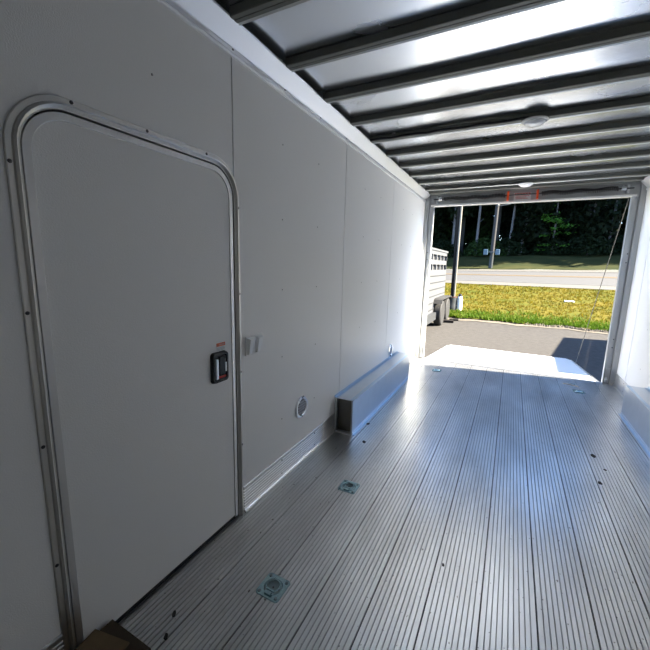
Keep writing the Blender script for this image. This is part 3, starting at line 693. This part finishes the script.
b = MB(); b.rbox(-1.2, 1.4, -0.06, 0.06, 9.9, 10.02, 'pole_wood', 0.01); b.build('crossarm', parent=t)
for k, z in enumerate((5.55, 6.25, 6.75, 7.9)):
    b = MB(); pts = []
    for i in range(61): x = -45+110*i/60; u = (x-ux)/55; pts.append((x, uy-0.2-0.02*k, gz(ux, uy)+z+0.9*u*u*0.6+0.012*(x-ux)))
    b.tube(pts, 0.013, 'wire', 5)
    tag(b.build('power_line'), 'thin power line strung along the road before the trees, %s above the road' % ('lowest', 'second', 'third', 'highest')[k], 'wire', 'power lines along the road')

# ------------------------------------------------------------------ trees
def leaves(b, pts, m, s0, s1, rr, flat=0.0):
    vs = []; fs = []
    for p in pts:
        s = rr.uniform(s0, s1); th = rr.uniform(0, 2*PI); ph = math.acos(rr.uniform(-1, 1)) if rr.random() > flat else rr.uniform(0, 0.5)
        nrm = Vector((math.sin(ph)*math.cos(th), math.sin(ph)*math.sin(th), math.cos(ph)))
        u = nrm.orthogonal().normalized(); u = Matrix.Rotation(rr.uniform(0, 2*PI), 3, nrm) @ u; w = nrm.cross(u)
        o = len(vs); p = Vector(p)
        vs += [p-u*s, p+w*s*0.45, p+u*s, p-w*s*0.45]; fs.append((o, o+1, o+2, o+3))
    b.add(vs, fs, m)
def broadleaf(seed, H, R, nleaf, m, low=0.12):
    rr = random.Random(seed); b = MB(); pts = []
    blobs = []
    for k in range(34):
        z = H*(low+(0.97-low)*rr.random()); f = math.sin(PI*min(1, max(0.08, (z/H-low*0.5)/(1.02-low*0.5))))**0.6
        th = rr.uniform(0, 2*PI); r = R*f*rr.uniform(0.25, 0.85); blobs.append((r*math.cos(th), r*math.sin(th), z, R*rr.uniform(0.28, 0.45)))
    for i in range(nleaf):
        bx, by, bz, br = rr.choice(blobs); d = Vector((rr.gauss(0, 1), rr.gauss(0, 1), rr.gauss(0, 0.8))).normalized()*br*rr.uniform(0.55, 1.05)
        pts.append((bx+d.x, by+d.y, max(0.1, bz+d.z)))
    leaves(b, pts, m, 0.18, 0.34, rr); return b, blobs
def conifer(seed, H, R, nleaf, m):
    rr = random.Random(seed); b = MB(); pts = []
    for i in range(nleaf):
        t = rr.random()**0.75; tier = round(t*22)/22; z = H*(0.04+0.95*tier); r = R*(1-tier*0.95)*math.sqrt(rr.random()); th = rr.uniform(0, 2*PI)
        k = 0.75+0.35*math.sin(th*5+tier*40); pts.append((r*k*math.cos(th), r*k*math.sin(th), z-0.28*r+rr.uniform(-.15, .1)))
    leaves(b, pts, m, 0.2, 0.36, rr, 0.3); return b, []
def tree_proto(kind, seed, H, R, n, m, bark='bark', low=0.12):
    t = thing('tree', '', 'tree', (0, 0, -50), 0, 'dark trees of the wood beyond the road')
    cr, blobs = (conifer if kind == 'c' else broadleaf)(seed, H, R, n, m, *(() if kind == 'c' else (low,)))
    cr.build('crown', parent=t)
    rr = random.Random(seed+9); b = MB(); r0 = 0.13+H*0.006
    b.tube([(0, 0, -0.2), (0.05, 0, H*0.3), (rr.uniform(-.15, .15), rr.uniform(-.15, .15), H*0.6), (rr.uniform(-.2, .2), 0, H*0.95)], [r0*1.25, r0, r0*0.7, 0.04], bark, 10)
    for (x, y, z, r) in blobs[:14]:
        b.tube([(0, 0, max(0.5, z-0.8)), (x*0.5, y*0.5, z-0.3), (x, y, z)], [0.06, 0.04, 0.015], bark, 5, cap=False)
    b.build('trunk', parent=t); return t
protos = [tree_proto('b', 11, 14.5, 3.1, 8500, 'leaf_dark', low=0.02), tree_proto('b', 12, 14.0, 2.9, 8000, 'leaf_mid', low=0.02),
          tree_proto('c', 13, 16.0, 2.6, 8000, 'leaf_dark'), tree_proto('b', 14, 17.0, 3.3, 8000, 'leaf_dark', low=0.25)]
kindw = ['dark broadleaf tree', 'mid green broadleaf tree', 'dark pointed conifer', 'tall bare-stemmed dark tree']
used = [False]*4; rr = random.Random(5)
rown = ['front row', 'second row', 'third row', 'back row']
def place_tree(k, x, y, s, rz, label):
    if not used[k]: o = protos[k]; used[k] = True
    else: o = copy_tree(protos[k])
    o.location = (x, y, gz(x, y)-0.05); o.rotation_euler = (0, 0, rz); o.scale = (s, s, s*rr.uniform(.95, 1.1)); o['label'] = label; return o
for r, (y0, step, off) in enumerate([(37.6, 3.3, 0.0), (41.0, 3.4, 1.6), (45.0, 3.6, 0.4), (50.0, 4.0, 2.0)]):
    xs = -24+off; row = []
    while xs < 30:
        k = rr.choice([0, 1, 2, 3, 0] if r else [0, 3, 3, 2, 0]); x = xs+rr.uniform(-.7, .7); y = y0+rr.uniform(-.8, .8)
        row.append((k, x, y)); xs += step
    for i, (k, x, y) in enumerate(row):
        place_tree(k, x, y, rr.uniform(.88, 1.12), rr.uniform(0, 6.28), '%s, %s of the wood, %s from left' % (kindw[k], rown[r], ords[i] if i < 17 else 'last'))
# bright young maple at the wood's edge
t = thing('maple_sapling', 'bright green layered young maple at the edge of the wood', 'tree', (3.9, 36.1, gz(3.9, 36.1)-0.02))
b = MB(); rm = random.Random(31); pts = []
for k in range(60):
    z = 0.5+5.6*rm.random(); th = rm.uniform(0, 2*PI); L = (2.2-0.22*z)*rm.uniform(0.6, 1.1)
    for j in range(38): q = rm.random()**0.6*L; pts.append((q*math.cos(th)+rm.gauss(0, .16), q*math.sin(th)+rm.gauss(0, .16), z-0.10*q+rm.gauss(0, .05)))
leaves(b, pts, 'leaf_bright', 0.08, 0.15, rm, 0.75); b.build('crown', parent=t)
b = MB(); b.tube([(0, 0, -0.1), (0.05, 0, 3), (0, 0.1, 6.2)], [0.09, 0.06, 0.02], 'bark_pale', 8); b.build('trunk', parent=t)
# understorey bushes
def bush_proto(seed, m):
    rb = random.Random(seed); b = MB(); pts = []
    for i in range(1500):
        d = Vector((rb.gauss(0, 1), rb.gauss(0, 1), abs(rb.gauss(0, 1)))).normalized()*rb.uniform(.6, 1.0); pts.append((d.x*1.5, d.y*1.1, d.z*1.5+0.05))
    leaves(b, pts, m, 0.08, 0.17, rb); t = thing('bush', '', 'bush', (0, 0, -50), 0, 'bushes along the edge of the wood'); b.build('foliage', parent=t)
    s = MB(); [s.tube([(0, 0, -0.1), (rb.uniform(-.5, .5), rb.uniform(-.4, .4), 0.9)], [0.04, 0.012], 'bark', 5) for _ in range(5)]; s.build('stem', parent=t); return t
bp_ = [bush_proto(41, 'leaf_dark'), bush_proto(42, 'leaf_mid')]; ub = [False, False]; xs = -20; i = 0
while xs < 24 and i < 17:
    k = rr.choice([0, 1]); o = bp_[k] if not ub[k] else copy_tree(bp_[k]); ub[k] = True
    x, y = xs+rr.uniform(-.6, .6), 35.9+rr.uniform(-.5, .6); s = rr.uniform(.7, 1.25); o.location = (x, y, gz(x, y)+0.0); o.scale = (s*1.2, s, s); o.rotation_euler = (0, 0, rr.uniform(-.5, .5))
    o['label'] = '%s bush at the foot of the trees, %s from the left' % (('dark', 'mid green')[k], ords[i]); xs += 2.6; i += 1
# pale bare trunks standing at the wood's edge
tw = [(-6.0, 35.7, .10, -0.3, 'slim pale bare trunk at the wood edge, seen just above the livestock trailer'),
      (-4.15, 36.3, .15, 0.1, 'grey bare trunk at the wood edge, just left of the near post'),
      (-2.05, 36.0, .14, 0.2, 'grey bare trunk at the wood edge between the near post and utility pole'),
      (0.62, 36.2, .13, 0.5, 'grey bare trunk at the wood edge, first one right of the utility pole'),
      (1.55, 36.0, .15, 0.9, 'pale leaning bare trunk at the wood edge, second one right of the utility pole'),
      (6.45, 36.2, .11, 0.2, 'thin pale trunk right of the maple, leftmost of three close together'),
      (7.05, 36.6, .12, 0.7, 'thin pale trunk right of the maple, middle of three close together'),
      (7.65, 36.1, .10, 0.5, 'thin pale trunk right of the maple, rightmost of three close together')]
for (x, y, r, lean, lb) in tw:
    b = MB(); b.tube([(0, 0, -0.1), (lean*0.35, 0.05, 4), (lean, 0, 9), (lean*1.3, 0, 13)], [r*.85, r*.7, r*.55, r*.3], 'bark_pale', 10)
    rb = random.Random(int(x*10))
    for k in range(6):
        z = 3+k*1.6; th = rb.uniform(0, 6.28); b.tube([(lean*z/9, 0, z), (lean*z/9+0.5*math.cos(th), 0.5*math.sin(th), z+0.3)], [0.03, 0.008], 'bark_pale', 5)
    tag(b.build('bare_trunk', loc=(x, y, gz(x, y))), lb, 'tree trunk', 'pale trunks at the edge of the wood')
# lawn grass
def grass_patch(name, n, xr, yf, m, h0, h1, label, seed):
    rg = random.Random(seed); b = MB(); vs = []; fs = []
    for i in range(n):
        x = rg.uniform(*xr); y = yf(rg, x); z = gz(x, y)+0.03
        for k in range(4):
            h = rg.uniform(h0, h1); th = rg.uniform(0, 2*PI); dx, dy = math.cos(th), math.sin(th); w = 0.006+0.006*rg.random()+0.0006*y; ox, oy = rg.gauss(0, .03), rg.gauss(0, .03); ln = rg.uniform(.2, .9)*h
            o = len(vs); vs += [(x+ox-dy*w, y+oy+dx*w, z), (x+ox+dy*w, y+oy-dx*w, z), (x+ox+dx*ln, y+oy+dy*ln, z+h)]; fs.append((o, o+1, o+2))
    b.add(vs, fs, m); o = b.build(name, kind='stuff'); tag(o, label, 'grass')
grass_patch('green_grass', 7000, (-8, 11), lambda r, x: lawn_edge(x)+abs(r.gauss(0, .55))+0.0, 'grass_green', 0.05, 0.12, 'bright green grass growing along the asphalt edge', 1)
grass_patch('dry_grass', 13000, (-11, 16), lambda r, x: lawn_edge(x)+0.4+8.3*r.random()**1.2, 'grass_dry', 0.04, 0.09, 'dry yellow lawn grass between the yard and the road', 2)
